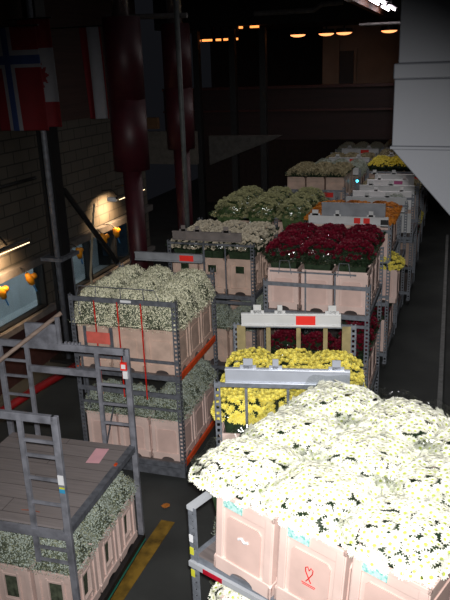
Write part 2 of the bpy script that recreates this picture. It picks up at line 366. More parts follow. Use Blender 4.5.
# orange hand scanners hanging under the ledge
OR = mat('orange_plastic', (0.75, .28, .01), .45)
lbs = ['orange hand reel hanging by the window at the left picture edge', 'orange hand reel hanging in the middle of the nearer window', 'orange hand reel hanging just right of the dark wall column', 'orange hand reel hanging under the diagonal brace', 'rightmost orange hand reel by the red pillar']
for i, (y, z) in enumerate(((8.72, 1.78), (9.5, 1.77), (11.12, 1.8), (12.1, 1.84), (12.65, 1.84))):
    t = thing('hand_reel', (WX + .3, y, z), random.uniform(-.4, .4), lbs[i], 'reel', 'orange hand reels along the windows')
    m = MB(); m.tube([(0, -.05, .10), (0, 0, 0), (0, .04, -.10)], .06, 10, rs=[.035, .07, .045]); m.tube([(0, .03, .02), (0, .12, .03)], .05, 10)
    m.obj('body', OR, t, smooth=True)
    MB().tube([(0, .05, -.1), (.01, .10, -.24)], .014).obj('blue_tip', mat('blue_plastic', (.02, .12, .3), .5), t)
    MB().tube([(0, -.03, .1), (-.1, -.03, .17), (-.28, -.03, .17)], .01).obj('hook', BLACKP, t)

# red pillars
for i, (x, y, r, R2_, zs) in enumerate(((-5.66, 11.5, .17, .32, 3.3), (-5.70, 14.0, .17, .29, 3.4))):
    t = thing('red_pillar', (x, y, 0), 0, ['dark red round pillar with a wide sleeve, nearer and left', 'dark red round pillar with a wide sleeve, farther and beside the grey pole'][i], 'pillar', 'dark red pillars')
    MB().lathe([(0, 0), (r, 0), (r, zs), (0, zs)], 28).obj('shaft', MAROON, t, smooth=True)
    MB().lathe([(r * .9, zs), (R2_, zs), (R2_, zs + 1.2), (R2_ - .01, zs + 1.2), (R2_ - .01, zs + 1.215), (R2_, zs + 1.215), (R2_, 5.85), (0, 5.85)], 32).obj('sleeve', MAROON, t, smooth=True)
    MB().lathe([(0, 5.85), (.15, 5.85), (.15, 8.2)], 28).obj('metal_column', CHROME, t, smooth=True)
MB().tube([(-5.33, 13.2, 0), (-5.33, 13.2, 8.2)], .05, 12).obj('grey_pole', POLEG, smooth=True, label='thin grey pole from floor to ceiling in front of the farther red pillar', cat='pole')

# flags ----------------------------------------------------------------------
FR = mat('flag_red', (0.13, .004, .008), .8, var=.05); FB = mat('flag_blue', (.02, .04, .13), .8, var=.05); FW = mat('flag_white', (.19, .19, .21), .8, var=.03)
def flag(x0, x1, y, z0, z1, func, label, nx=40, nz=60, amp=.03):
    t = thing('flag', (x0, y, z1), 0, label, 'flag', 'flags hanging by the left wall')
    m = MB(); P = {}
    for i in range(nx + 1):
        for k in range(nz + 1):
            u = i / nx; v = k / nz
            P[i, k] = len(m.v); m.v.append(((x1 - x0) * u + .05 * v, amp * math.sin(u * 9 + v) * (.3 + v), -(z1 - z0) * v))
    for i in range(nx):
        for k in range(nz):
            m.f.append((P[i, k], P[i + 1, k], P[i + 1, k + 1], P[i, k + 1])); m.mi.append(func((i + .5) / nx, (k + .5) / nz))
    o = m.obj('cloth', [FR, FB, FW], t, smooth=True)
    s = o.modifiers.new('cloth_thickness', 'SOLIDIFY'); s.thickness = .004
    MB().tube([(-.05 - (x0 - WX) * (1 if x0 > WX else 0), 0, .01), (x1 - x0 + .05, 0, .01)], .012).obj('flag_pole', BLACKP, t)
def norway(u, v):
    x = u * .92; z = v * 1.5
    if abs(x - .33) < .065 or abs(z - .46) < .065: return 1
    if abs(x - .33) < .12 or abs(z - .46) < .125: return 2
    return 0
LEAF = [(.5, .02), (.58, .2), (.72, .13), (.68, .38), (.82, .3), (.86, .42), (1.0, .42), (.93, .55), (.98, .6), (.74, .76), (.76, .84), (.53, .8), (.53, 1.0), (.47, 1.0), (.47, .8), (.24, .84), (.26, .76), (.02, .6), (.07, .55), (0, .42), (.14, .42), (.18, .3), (.32, .38), (.28, .13), (.42, .2)]
def inpoly(x, y, P):
    c = False; j = len(P) - 1
    for i in range(len(P)):
        if (P[i][1] > y) != (P[j][1] > y) and x < (P[j][0] - P[i][0]) * (y - P[i][1]) / (P[j][1] - P[i][1]) + P[i][0]: c = not c
        j = i
    return c
def canada(u, v):
    if v < .26 or v > .76: return 0
    # leaf lies sideways on the hanging flag
    return 0 if inpoly((v - .34) / .34, 1 - (u - .22) / .56, LEAF) else 2
def third(u, v): return 2 if .36 < u < .93 else 0
flag(-6.95, -6.06, 9.5, 4.17, 5.66, norway, 'red flag with a white-edged blue cross hanging nearest', amp=.02)
flag(-6.8, -6.22, 10.15, 4.17, 5.80, canada, 'red and white flag with a maple leaf, half behind the blue-cross flag', 48, 96)
flag(-6.42, -6.02, 11.4, 4.2, 5.72, third, 'red flag with a white vertical stripe hanging alone before the red pillar')

# floor marks, kerb, small litter
m = MB(); m.beam((-3.03, 2.5, .004), (-2.98, 6.3, .004), .17, .006)
m.obj('floor_line', mat('yellow_floor_paint', (.28, .16, .02), .7, var=.25, scale=6), label='worn yellow line painted on the floor beside the empty trolley', cat='floor marking')
struct('trim_9', MB().beam((-.06, 8.0, .06), (-.32, 21.0, .06), .07, .12), mat('kerb_steel', (.28, .28, .28), .6))
m = MB(); m.face([(-3.18, 6.55, .012), (-3.11, 6.50, .02), (-3.07, 6.56, .014), (-3.08, 6.60, .02), (-3.14, 6.62, .01)]); m.box(-3.16, -3.10, 6.54, 6.59, .0, .016)
m.obj('fallen_petals', mat('orange_litter', (.6, .2, .03), .7), label='small orange scrap lying on the dark floor', cat='litter')
for x, y in ((-.55, 8.9), (-.42, 9.3)):
    MB().box(x - .02, x + .02, y, y + .03, 0, .008).obj('paper_scrap', WHITE, label='tiny white paper scrap on the aisle floor, %s' % ('nearer one' if y < 9 else 'farther one'), cat='litter', group='paper scraps in the aisle')
# red floor guard and pallet-like track on the left
MB().tube([(-6.1, 6.2, .45), (-5.55, 7.6, .75), (-5.3, 8.6, .8)], .06, 10).obj('guard_rail', mat('dark_red_rail', (.3, .01, .012), .5), smooth=True, label='dark red guard rail slanting up behind the empty trolley', cat='rail')
MB().tube([(-6.1, 6.22, 0), (-6.1, 6.22, .45)], .04).obj('rail_post', BLACKP, label='short black post under the near end of the red guard rail', cat='post')
MB().tube([(-5.32, 8.5, 0), (-5.32, 8.5, .8)], .04).obj('rail_post', BLACKP, label='short black post under the far end of the red guard rail', cat='post')
m = MB(); m.beam((-5.9, 7.4, .015), (-4.6, 7.15, .015), .05, .03)
m.obj('floor_batten', KHAKI, label='thin wooden strip lying on the floor behind the empty trolley', cat='strip')

# ------------------------------------------------------------------ buckets
def bucket_meshes(pm, window=False):
    W = .215; H = .57
    m = MB()
    t = .012
    # walls: tapered shell with recessed panel and corner ribs
    def wall(M):
        lo, hi = -.19, .19
        if not window:
            m.box(lo, hi, -W + .018, -W + .03, .05, H - .02, M)
        else:
            wz = .20 if window == 'slot' else .34
            m.box(lo, -.07, -W + .018, -W + .03, .05, H - .02, M); m.box(.07, hi, -W + .018, -W + .03, .05, H - .02, M)
            m.box(-.07, .07, -W + .018, -W + .03, .05, wz, M); m.box(-.07, .07, -W + .018, -W + .03, .46, H - .02, M)
        m.box(-W + .012, -W + .062, -W + .004, -W + .03, .03, H - .03, M); m.box(W - .062, W - .012, -W + .004, -W + .03, .03, H - .03, M)
        m.box(-W + .05, W - .05, -W + .006, -W + .03, H - .10, H - .03, M)
        if window:
            for s in (-1, 1): m.box(s * .08 - .012, s * .08 + .012, -W + .002, -W + .02, .12, .5, M)
            m.box(-.08, .08, -W + .002, -W + .02, wz - .025, wz, M); m.box(-.08, .08, -W + .002, -W + .02, .455, .48, M)
    for k in range(4):
        M = Matrix.Rotation(k * PI / 2, 4, 'Z'); wall(M)
        # rim
        m.box(-W, W, -W, -W + .022, H - .03, H, M)
        # foot flange with arched notch
        n = 8; arc = [(.085 * math.cos(PI * j / n), .045 * math.sin(PI * j / n)) for j in range(n + 1)]
        poly = [(-W, 0), (-W, .085), (-W + .02, .10), (W - .02, .10), (W, .085), (W, 0)] + arc
        q = MB().prism(poly, -W, -W + .022).xform(M)
        i = len(m.v); m.v += q.v; m.f += [tuple(i + a for a in f) for f in q.f]; m.mi += [0] * len(q.f)
    m.box(-W + .02, W - .02, -W + .02, W - .02, .045, .06)
    body = m.mesh('body', [pm])
    p = MB()
    poly = [(-.125, .10), (.125, .10), (.125, .40), (.105, .425), (-.105, .425), (-.125, .40)]
    for k in range(4):
        q = MB().prism(poly, -W + .010, -W + .018).xform(Matrix.Rotation(k * PI / 2, 4, 'Z'))
        i = len(p.v); p.v += q.v; p.f += [tuple(i + a for a in f) for f in q.f]; p.mi += [0] * len(q.f)
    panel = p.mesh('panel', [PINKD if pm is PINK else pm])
    return body, panel
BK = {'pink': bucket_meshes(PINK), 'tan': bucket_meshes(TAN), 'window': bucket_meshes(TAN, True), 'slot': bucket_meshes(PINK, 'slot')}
def mk_bucket(kind):
    t = thing('flower_bucket', (0, 0, -50))
    t['category'] = 'bucket'
    link('body', BK[kind][0], t, bevel=.004)
    if kind not in ('window', 'slot'): link('side_panel', BK[kind][1], t)
    return t
LOGO = mat('red_logo', (.8, .03, .03), .5)
def add_labels(t, which):
    y = -.213
    o = MB().box(-.15, -.01, y, y + .004, .482, .538).obj('label', TEAL, t); o['label'] = 'teal and white paper label'
    if which == 'heart':
        m = MB()
        for s in (-1, 1):
            pts = [(0, -.208, .27), (s * .022, -.208, .31), (s * .024, -.208, .335), (s * .010, -.208, .345), (0, -.208, .325)]
            m.tube(pts, .0035, 5)
        m.tube([(0, -.208, .27), (-.016, -.208, .245)], .0035, 5); m.tube([(0, -.208, .27), (.016, -.208, .245)], .0035, 5)
        m.box(-.045, .045, -.2075, -.204, .225, .229); m.box(-.04, .04, -.2075, -.204, .215, .218)
        m.obj('printed_logo', LOGO, t)
    else:
        m = MB(); m.tube([(-.035, -.207, .30), (-.012, -.207, .315), (.01, -.207, .295), (.035, -.207, .308)], .009, 6)
        m.obj('printed_mark', WHITE, t)
    return t

# ------------------------------------------------------------------ flowers
def rv(): return Vector((random.gauss(0, 1), random.gauss(0, 1), random.gauss(0, 1))).normalized()
DP = [2.4]
def dome(a, hb, hc, u, v):       # u,v in -1..1 -> point, normal
    x, y = u * a, v * a
    r = (abs(u) ** 3 + abs(v) ** 3) ** (1 / 3)
    z = hb + hc * (1 - min(r, 1) ** DP[0])
    e = .04
    def zz(p, q):
        r = (abs(p) ** 3 + abs(q) ** 3) ** (1 / 3); return hb + hc * (1 - min(r, 1.2) ** DP[0])
    n = Vector((-(zz(u + e, v) - zz(u - e, v)) / (2 * e * a), -(zz(u, v + e) - zz(u, v - e)) / (2 * e * a), 1)).normalized()
    return Vector((x, y, z)), n
def basis(n):
    a = n.orthogonal().normalized(); a.rotate(Matrix.Rotation(random.uniform(0, 6.3), 3, n)); return a, n.cross(a)
def daisy(m, p, n, R, rings=((12, 1.0, .15), (9, .72, .5)), cen=.3, ci=1):
    a, b = basis(n); m.cur = 0
    for cnt, rr, el in rings:
        off = random.random()
        for k in range(cnt):
            t = 2 * PI * (k + off) / cnt; d = a * math.cos(t) + b * math.sin(t); s = n.cross(d)
            L = R * rr * random.uniform(.88, 1.08); w = R * .17
            p0 = p + d * R * .10; p1 = p + d * L * .62 + n * (L * .62 * math.tan(el)); p2 = p + d * L + n * (L * math.tan(el) * .8)
            m.face([p0 - s * w * .5, p1 - s * w, p2 - s * w * .3, p2 + s * w * .3, p1 + s * w, p0 + s * w * .5])
    m.cur = ci; i = len(m.v); q = p + n * R * .16
    m.face([q + (a * math.cos(j * PI / 3) + b * math.sin(j * PI / 3)) * R * cen for j in range(6)]); m.cur = 0
def roseh(m, p, n, R):
    a, b = basis(n)
    for cnt, rr, hh in ((5, 1.0, .35), (4, .66, .75), (3, .34, .95)):
        off = random.random() * 6
        for k in range(cnt):
            t = off + 2 * PI * k / cnt; d = a * math.cos(t) + b * math.sin(t); s = n.cross(d); w = R * rr * .85
            c0 = p + d * R * rr * .35 - n * R * .3; c1 = p + d * R * rr * .9 + n * R * hh * .5; c2 = p + d * R * rr * 1.0 + n * R * hh
            m.face([c0 - s * w * .4, c0 + s * w * .4, c1 + s * w, c1 - s * w]); m.face([c1 - s * w, c1 + s * w, c2 + s * w * .6, c2 - s * w * .6])
def leaf(m, p, d, L):
    s = d.cross(rv()).normalized() * L * .28; q = p + d * L
    mid = p + d * L * .5 + rv() * L * .08
    m.face([p, mid - s, q, mid + s])
def foliage_mesh(name, a, hb, hc, n=170, mats=(GREEN,), L=.07, base=True):
    m = MB()
    # inner mass so nothing is see-through
    N = 9; g = {}
    for i in range(N + 1):
        for j in range(N + 1):
            u, v = -1 + 2 * i / N, -1 + 2 * j / N
            p, nn = dome(a * .9, hb, hc, u * .97, v * .97); g[i, j] = len(m.v); m.v.append(tuple(p - Vector((0, 0, .045)) + rv() * .006))
    for i in range(N):
        for j in range(N): m.f.append((g[i, j], g[i + 1, j], g[i + 1, j + 1], g[i, j + 1])); m.mi.append(0)
    # tapering skirt down into the bucket
    ring = [(i, 0) for i in range(N)] + [(N, j) for j in range(N)] + [(i, N) for i in range(N, 0, -1)] + [(0, j) for j in range(N, 0, -1)]
    top = [Vector(m.v[g[k]]) for k in ring]; lows = []
    for f_, z_ in ((.80, .56), (.66, .30), (.62, .052)):
        ids = []
        for q in top:
            ids.append(len(m.v)); m.v.append((q.x * f_, q.y * f_, z_))
        lows.append(ids)
    prev = [g[k] for k in ring]
    for ids in lows:
        for k in range(len(ids)):
            k2 = (k + 1) % len(ids); m.f.append((prev[k2], prev[k], ids[k], ids[k2])); m.mi.append(0)
        prev = ids
    m.f.append(tuple(prev)); m.mi.append(0)
    for k in range(n):
        t = random.uniform(0, 2 * PI); c, s = math.cos(t), math.sin(t); q = max(abs(c), abs(s)); f_ = random.uniform(.78, .97)
        z = random.uniform(.57, hb + .03); rr = a * (.78 + .2 * (z - .57) / max(hb - .57, .01))
        p = Vector((c / q * rr, s / q * rr, z)); d = (Vector((c, s, 0)) * .8 + Vector((0, 0, .5)) + rv() * .7).normalized(); leaf(m, p - d * .02, d, random.uniform(.6, 1.1) * L)
    return m.mesh(name, list(mats))
def sleeve_mesh(a, hb, extra=.0):
    m = MB(); n = 40; rows = ((.205, .575), (.225 * a / .22, .62), (a * 1.0, hb - .01), (a * 1.06, hb + .05 + extra))
    for k, (r, z) in enumerate(rows):
        for j in range(n):
            t = 2 * PI * j / n; c, s = math.cos(t), math.sin(t); e = (abs(c) ** 4 + abs(s) ** 4) ** -.25
            w = 1 + (.035 * math.sin(9 * t + k) if k > 1 else 0)
            m.v.append((c * e * r * w, s * e * r * w, z + (.02 * math.sin(7 * t) if k == 3 else 0)))
    for k in range(len(rows) - 1):
        for j in range(n):
            m.f.append((k * n + j, k * n + (j + 1) % n, (k + 1) * n + (j + 1) % n, (k + 1) * n + j)); m.mi.append(0)
    return m.mesh('sleeve', [WRAP], True)
def bloom_grid(a, step, jit=.35):
    n = int(2 * a / step)
    for i in range(n + 1):
        for j in range(n + 1):
            u = -1 + 2 * (i + (j % 2) * .5 + random.uniform(-jit, jit)) / n; v = -1 + 2 * (j + random.uniform(-jit, jit)) / n
            if abs(u) > 1.06 or abs(v) > 1.06 or (abs(u) ** 4 + abs(v) ** 4) > 1.25: continue
            yield u, v
def undul(u, v, s): return .022 * math.sin(3.1 * u + s) * math.cos(2.7 * v + 1.7 * s)
def mums(seed, mp, mc, R=.029, hb=.62, hc=.10, a=.25, step=.0315, rings=((12, 1.0, .15), (9, .72, .5))):
    random.seed(seed); m = MB()
    for u, v in bloom_grid(a, step):
        p, n = dome(a, hb, hc, u, v); p.z += undul(u, v, seed) + random.uniform(-.01, .014)
        daisy(m, p, (n * .8 + rv() * .35 + Vector((0, 0, .25))).normalized(), R * random.uniform(.85, 1.15), rings)
    for k in range(110):       # blooms hanging on the side of the bunch
        t = random.uniform(0, 2 * PI); c, s = math.cos(t), math.sin(t); q = (abs(c) ** 4 + abs(s) ** 4) ** -.25
        z = hb + random.uniform(-.04, .03); p = Vector((c * q * a * .99, s * q * a * .99, z))
        daisy(m, p, (Vector((c, s, .35)) + rv() * .35).normalized(), R, rings)
    return m.mesh('blooms', [mp, mc])
def roses(seed, hb=.70, hc=.14, a=.235, mp=None, step=.05, R=.03):
    random.seed(seed); m = MB()
    for u, v in bloom_grid(a, step):
        p, n = dome(a, hb, hc, u, v); p.z += random.uniform(-.015, .015)
        roseh(m, p, (n + rv() * .3).normalized(), R * random.uniform(.85, 1.15))
    return m.mesh('blooms', [mp or ROSE])
def breath(seed, mf, hb=.62, hc=.38, a=.268, N=7500, sz=.007):
    random.seed(seed); m = MB()
    for k in range(N):
        u, v = random.uniform(-1, 1), random.uniform(-1, 1)
        if abs(u) ** 4 + abs(v) ** 4 > 1.1: continue
        p, n = dome(a, hb, hc, u, v)
        p += n * (random.uniform(-.02, .018) + .02 * math.sin(14 * u + seed) * math.sin(11 * v + 2 * seed)); p.z += undul(u, v, seed)
        a_, b_ = basis((n + rv() * .8).normalized()); s = sz * random.uniform(.6, 1.3); m.cur = 0 if random.random() < .8 else 1
        m.face([p + a_ * s, p + b_ * s, p - a_ * s, p - b_ * s])
    for k in range(900):
        t = random.uniform(0, 2 * PI); c, s_ = math.cos(t), math.sin(t); q = (abs(c) ** 4 + abs(s_) ** 4) ** -.25
        z = hb + random.uniform(-.06, .09); p = Vector((c * q * a * random.uniform(.93, 1.02), s_ * q * a * random.uniform(.93, 1.02), z))
        a_, b_ = basis(rv()); s = sz * random.uniform(.6, 1.2); m.cur = 0 if random.random() < .6 else 1
        m.face([p + a_ * s, p + b_ * s, p - a_ * s, p - b_ * s])
    for k in range(160):
        u, v = random.uniform(-.95, .95), random.uniform(-.95, .95); p, n = dome(a, hb, hc, u, v); m.cur = 1
        d = (n + rv() * .7).normalized(); s = d.cross(rv()).normalized() * .0018; q = p - d * .03; e = p + d * .035
        m.face([q - s, q + s, e + s, e - s])
    return m.mesh('blooms', [mf, GYPT])
def tufts(seed, mf, hb=.62, hc=.12, a=.24, N=700):
    random.seed(seed); m = MB()
    for k in range(N):
        u, v = random.uniform(-1, 1), random.uniform(-1, 1); p, n = dome(a, hb, hc, u, v)
        d = (n + rv() * .8).normalized(); leaf(m, p - d * .03, d, random.uniform(.04, .09))
    return m.mesh('blooms', [mf, GYPT])
random.seed(3)
DP[0] = 3.6
FM = {}
def flower_kind(key, blooms, foliage, sleeve=None, bname='blooms'):
    FM[key] = (blooms, foliage, sleeve)
gm = foliage_mesh('foliage', .225, .61, .09, 150, (GREEN,), .045)
gd = foliage_mesh('foliage', .235, .70, .12, 260, (GREEN,), .07)
DKG = mat('dark_stems', (.11, .13, .085), .8, var=.2, scale=20)
gb = foliage_mesh('foliage', .25, .62, .40, 60, (DKG,), .05)
gt = foliage_mesh('foliage', .235, .62, .10, 160, (GREEN,), .06)
flower_kind('mum', [mums(s, MUMW, MUMC) for s in (1, 2, 3)], gm, sleeve_mesh(.245, .66))
flower_kind('yellow', [mums(s, MUMY, MUMYC, R=.034, hb=.63, hc=.15, step=.042, rings=((9, 1, .2), (7, .75, .6), (5, .5, 1.0))) for s in (4, 5)], foliage_mesh('foliage', .235, .62, .10, 60, (GREEN,), .06), sleeve_mesh(.24, .62))
flower_kind('rose', [roses(s) for s in (6, 7, 8)], gd, sleeve_mesh(.245, .70, .03))
flower_kind('breath', [breath(s, GYP) for s in (9, 10, 11)], gb)
flower_kind('shadebreath', [breath(s, GYPSH, hb=.57, hc=.26, N=5500, sz=.0065) for s in (12, 13)], foliage_mesh('foliage', .24, .56, .25, 60, (DKG,), .05))
flower_kind('ivory', [roses(s, .62, .12, .245, IVORY, .045, .028) for s in (14, 15)], gt, sleeve_mesh(.25, .64, .02))
flower_kind('palegreen', [roses(s, .60, .26, .25, IVG, .045, .026) for s in (16, 17)], foliage_mesh('foliage', .24, .60, .24, 120, (GREEN2,), .06), sleeve_mesh(.25, .66, .08))
flower_kind('dry', [tufts(18, KHA)], gt)
flower_kind('orange', [mums(19, ORF, ORF, R=.03, hb=.64, hc=.08, step=.038)], foliage_mesh('foliage', .22, .60, .07, 40, (GREEN,), .05))
flower_kind('topyellow', [roses(20, .72, .08, .24, MUMY, .06, .032)], gd)
flower_kind('rosegreen', [roses(21, .58, .06, .22)], gd)

random.seed(11)
PROTO_B = {}; PROTO_F = {}
def place_bucket(kind, loc, rz, label, group, labels=None):
    if labels:
        t = add_labels(mk_bucket(kind), labels); t.location = loc; t.rotation_euler = (0, 0, rz); return tag(t, label, 'bucket', group)
    if kind not in PROTO_B:
        t = mk_bucket(kind); t.location = loc; t.rotation_euler = (0, 0, rz); PROTO_B[kind] = t; return tag(t, label, 'bucket', group)
    return copy_tree(PROTO_B[kind], loc, rz, label, group)
def place_flowers(key, idx, loc, rz, label, group, sleeve=True):
    bl, fo, sl = FM[key]; k = (key, idx % len(bl), bool(sleeve and sl))
    if k not in PROTO_F:
        t = thing('flower_bunch', loc, rz, label, 'flowers', group)
        link('blooms', bl[idx % len(bl)], t, kind='stuff')
        link('foliage', fo, t, kind='stuff')
        if sleeve and sl: link('plastic_sleeve', sl, t)
        PROTO_F[k] = t; return t
    return copy_tree(PROTO_F[k], loc, rz, label, group)

# ------------------------------------------------------------------ trolleys
TW, TL = 1.42, 1.46      # outer width (x) and length (y)
def post_mesh(h, sx, sy):
    m = MB(); w = .062; t = .005; z0 = .10
    # L-section with punched holes: strips joined by bridges
    for (ax) in ('x', 'y'):
        for o0, o1 in ((0, .016), (w - .016, w)):
            if ax == 'x': m.box(min(sx * o0, sx * o1), max(sx * o0, sx * o1), min(0, sy * t), max(0, sy * t), z0, h)
            else: m.box(min(0, sx * t), max(0, sx * t), min(sy * o0, sy * o1), max(sy * o0, sy * o1), z0, h)
        z = z0
        while z < h - .02:
            a, b = .016, w - .016
            if ax == 'x': m.box(min(sx * a, sx * b), max(sx * a, sx * b), min(0, sy * t), max(0, sy * t), z, z + .026)
            else: m.box(min(0, sx * t), max(0, sx * t), min(sy * a, sy * b), max(sy * a, sy * b), z, z + .026)
            z += .055
    return m
PM = {}
def trolley(name, x, y, rz, label, shelves, h=2.4, hf=None, front=(), back=(), steel=None, side=None, uprights=(), group='galvanised flower trolleys', full=True):
    steel = steel or GALV; hf = hf or h
    t = thing('flower_trolley', (x, y, 0), rz, label, 'trolley', group)
    X, Y_ = TW / 2, TL / 2
    for sx in (-1, 1):
        for sy in (-1, 1):
            hh = hf if sy < 0 else h
            key = (round(hh, 2), sx, sy, steel.name)
            if key not in PM: PM[key] = post_mesh(hh, -sx, -sy).mesh('post', steel)
            p = link('post', PM[key], t); p.location = (sx * X, sy * Y_, 0)
            if ('c', 0) not in PM:
                c = MB(); c.tube([(-.02, 0, .055), (.02, 0, .055)], .055, 14); PM['c', 0] = c.mesh('wheel', RUBBER)
                c = MB(); c.box(-.03, .03, -.035, .035, .075, .12); PM['c', 1] = c.mesh('caster', GALVD)
            w_ = link('caster', PM['c', 1], t); w_.location = (sx * (X - .05), sy * (Y_ - .08), 0)
            ww = link('wheel', PM['c', 0], w_)
    for i, z in enumerate(shelves):
        m = MB(); m.box(-X + .02, X - .02, -Y_ + .03, Y_ - .03, z - .018, z - .001)
        o = m.obj('shelf_board', WOOD, t)
        for sy in (-1, 1): MB().box(-X + .004, X - .004, sy * (Y_ - .02) - .014, sy * (Y_ - .02) + .014, z - .065, z - .002).obj('shelf_frame', steel, t)
        for sx in (-1, 1): MB().box(sx * (X - .018) - .012, sx * (X - .018) + .012, -Y_ + .03, Y_ - .03, z - .065, z + .012).obj('side_rail', side or steel, t)
    for fy, bars, nm in ((-Y_, front, 'front_rail'), (Y_, back, 'back_rail')):
        for (z, th) in bars:
            MB().box(-X + .004, X - .004, fy - .016 if fy > 0 else fy - .004, fy + .004 if fy > 0 else fy + .016, z - th / 2, z + th / 2).obj(nm, steel, t)
    for (ux, z0, z1, w_, mt, yy) in uprights:
        MB().box(ux - w_ / 2, ux + w_ / 2, yy - .008, yy + .008, z0, z1).obj('upright', mt, t)
    return t
def loc_of(x, y, rz, lx, ly, z):
    c, s = math.cos(rz), math.sin(rz); return (x + c * lx - s * ly, y + s * lx + c * ly, z)
RN = ['front', 'middle', 'back']; CN = ['left', 'centre', 'right']
def fill(x, y, rz, z, fkind, bkind, what, shelf, labelset=(), rows=(0, 1, 2), bins='edge', sleeve=True, dz=0, cells=None, bl='', dxy=(0, 0), wr=.455, bs=1.0, fs=1.0, fw=None, fdxy=None, lean=0, fz=1.0):
    for r in range(3):
        for c in range(3):
            if cells is not None and (r, c) not in cells: continue
            lx, ly = (c - 1) * wr + dxy[0], (r - 1) * wr + dxy[1]
            L = loc_of(x, y, rz, lx, ly, z)
            pos = '%s %s' % (RN[r], CN[c])
            if bins == 'all' or (bins == 'edge' and (r == 0 or c == 2)):
                b = place_bucket(bkind, L, rz, '%s bucket, %s on the %s shelf, holding %s' % (bl or 'pink', pos, shelf, what), 'buckets on %s shelf with %s' % (shelf, what), labelset.get(c) if (labelset and r == 0) else None)
                b.scale = (bs, bs, bs); b.rotation_euler = (0, lean, rz)
            fw_ = fw or wr; fd = fdxy or dxy
            L = loc_of(x, y, rz, (c - 1) * fw_ + fd[0], (r - 1) * fw_ + fd[1], z)
            f = place_flowers(fkind, r * 3 + c, (L[0], L[1], L[2] + dz), rz + random.choice((0, PI / 2, PI, -PI / 2)), '%s, %s bunch on the %s shelf' % (what, pos, shelf), '%s, %s shelf' % (what, shelf), sleeve)
            f.scale = (fs, fs, bs * fz)
def board(x, y, rz, fy, x0, x1, z0, z1, m, label, tabs=(), red=None, redm=None, parent=None, th=.03, name='end_board'):
    t = thing(name, loc_of(x, y, rz, 0, fy, 0), rz, label, 'board', 'metal end boards on the trolleys')
    MB().box(x0, x1, 0, th, z0, z1).box(x0, x1, -.02, .0, z0, z0 + .02).box(x0, x1, -.02, 0, z1 - .02, z1).obj('panel', m, t, bevel=.003)
    for a, b in tabs: MB().box(a, b, .0, .012, z1, z1 + .09).box(a - .03, b + .03, 0, .012, z1, z1 + .03).obj('hook_tab', m, t)
    if red: MB().box(red[0], red[1], -.012, -.006, red[2], red[3]).obj('red_tag', redm or REDTAG, t)
    return t
INNER_UPPER = [(r, c) for r in range(3) for c in range(3)]
EDGE = [(0, 0), (0, 1), (0, 2), (1, 2), (2, 2)]

# R0: white chrysanthemums, nearest
X0, Y0, A0 = -.455, 3.96, math.radians(-21)
TX, TY, _z = loc_of(X0, Y0, A0, -.09, .02, 0)
t = trolley('', TX, TY, A0, 'galvanised trolley nearest the camera carrying white chrysanthemums', (.2, 1.1, 1.88), h=2.2, hf=2.27, back=((2.15, .04),))
t.scale = (1.17, 1, 1)
MB().box(-TW / 2, TW / 2, -TL / 2 - .02, -TL / 2 + .005, 1.81, 1.85).obj('tape_rail', ALU, t)
o = MB().box(-.60, -.46, -TL / 2 - .024, -TL / 2 - .018, 1.813, 1.847).obj('red_tape', mat('dark_red_tape', (.5, .01, .03), .5), t)
MB().box(-TW / 2 - .003, -TW / 2 + .04, -TL / 2 - .005, -.1, 2.25, 2.28).obj('side_top_rail', ALU, t)
for z, m_, nm in ((2.0, WHITE, 'white_sticker'), (1.90, YEL, 'yellow_sticker'), (1.72, YEL, 'yellow_sticker')):
    MB().box(-TW / 2 + .004, -TW / 2 + .03, -TL / 2 - .006, -TL / 2 - .001, z, z + .055).obj(nm, m_, t)
fill(X0, Y0, A0, 1.88, 'mum', 'pink', 'white chrysanthemums', 'top', {0: 'mark', 1: 'heart', 2: 'heart'}, wr=.485, bs=1.06, fs=1.22, fw=.54, fdxy=(-.06, .10), lean=math.radians(4))
fill(X0, Y0, A0, 1.1, 'mum', 'pink', 'white chrysanthemums', 'middle', cells=[(0, 0), (0, 1), (0, 2), (1, 2)], dz=-.06, wr=.485, fs=1.15)

# R1: yellow
X1, Y1, A1 = -1.43, 6.0, math.radians(11)
STR = mat('bright_aluminium', (0.50, .53, .60), .35, .25, .04, 5)
t = trolley('', X1, Y1, A1, 'trolley of yellow chrysanthemums with aluminium end boards', (.2, 1.32), h=2.36, hf=2.36, front=((2.33, .035), (1.30, .05)), back=((2.33, .03), (1.5, .04)), uprights=[(ux, 1.32, 2.3, .025, GALV, -TL / 2 + .01) for ux in (-.4, .0, .45)] + [(ux, 1.4, 2.32, .05, KHAKI, TL / 2 - .02) for ux in (-.3, .05, .36)] + [(-.62, 1.4, 2.34, .10, KHAKI, TL / 2 - .02), (.60, 1.4, 2.34, .10, KHAKI, TL / 2 - .02)])
t.scale = (.9, 1, 1.03)
board(X1, Y1, A1, -TL / 2 + .02, -.54, .52, 2.405, 2.55, STR, 'silver aluminium end board nearest the white chrysanthemums', ((-.38, -.30), (-.13, -.08), (.37, .44)))
board(X1, Y1, A1, TL / 2 - .06, -.55, .48, 2.42, 2.56, mat('white_board', (.66, .66, .66), .4, .1, .03, 5), 'white metal end board with a red tag behind the yellow chrysanthemums', ((-.42, -.34), (-.17, -.12), (.35, .43)), (.02, .22, 2.44, 2.54))
fill(X1, Y1, A1, 1.32, 'yellow', 'pink', 'yellow chrysanthemums', 'upper', dz=.08, wr=.42, bs=.96, fs=1.03, fz=1.08)
fill(X1, Y1, A1, .2, 'shadebreath', 'pink', 'grey-green filler flowers', 'lower', cells=[(0, 0), (0, 1), (1, 2), (2, 2)])

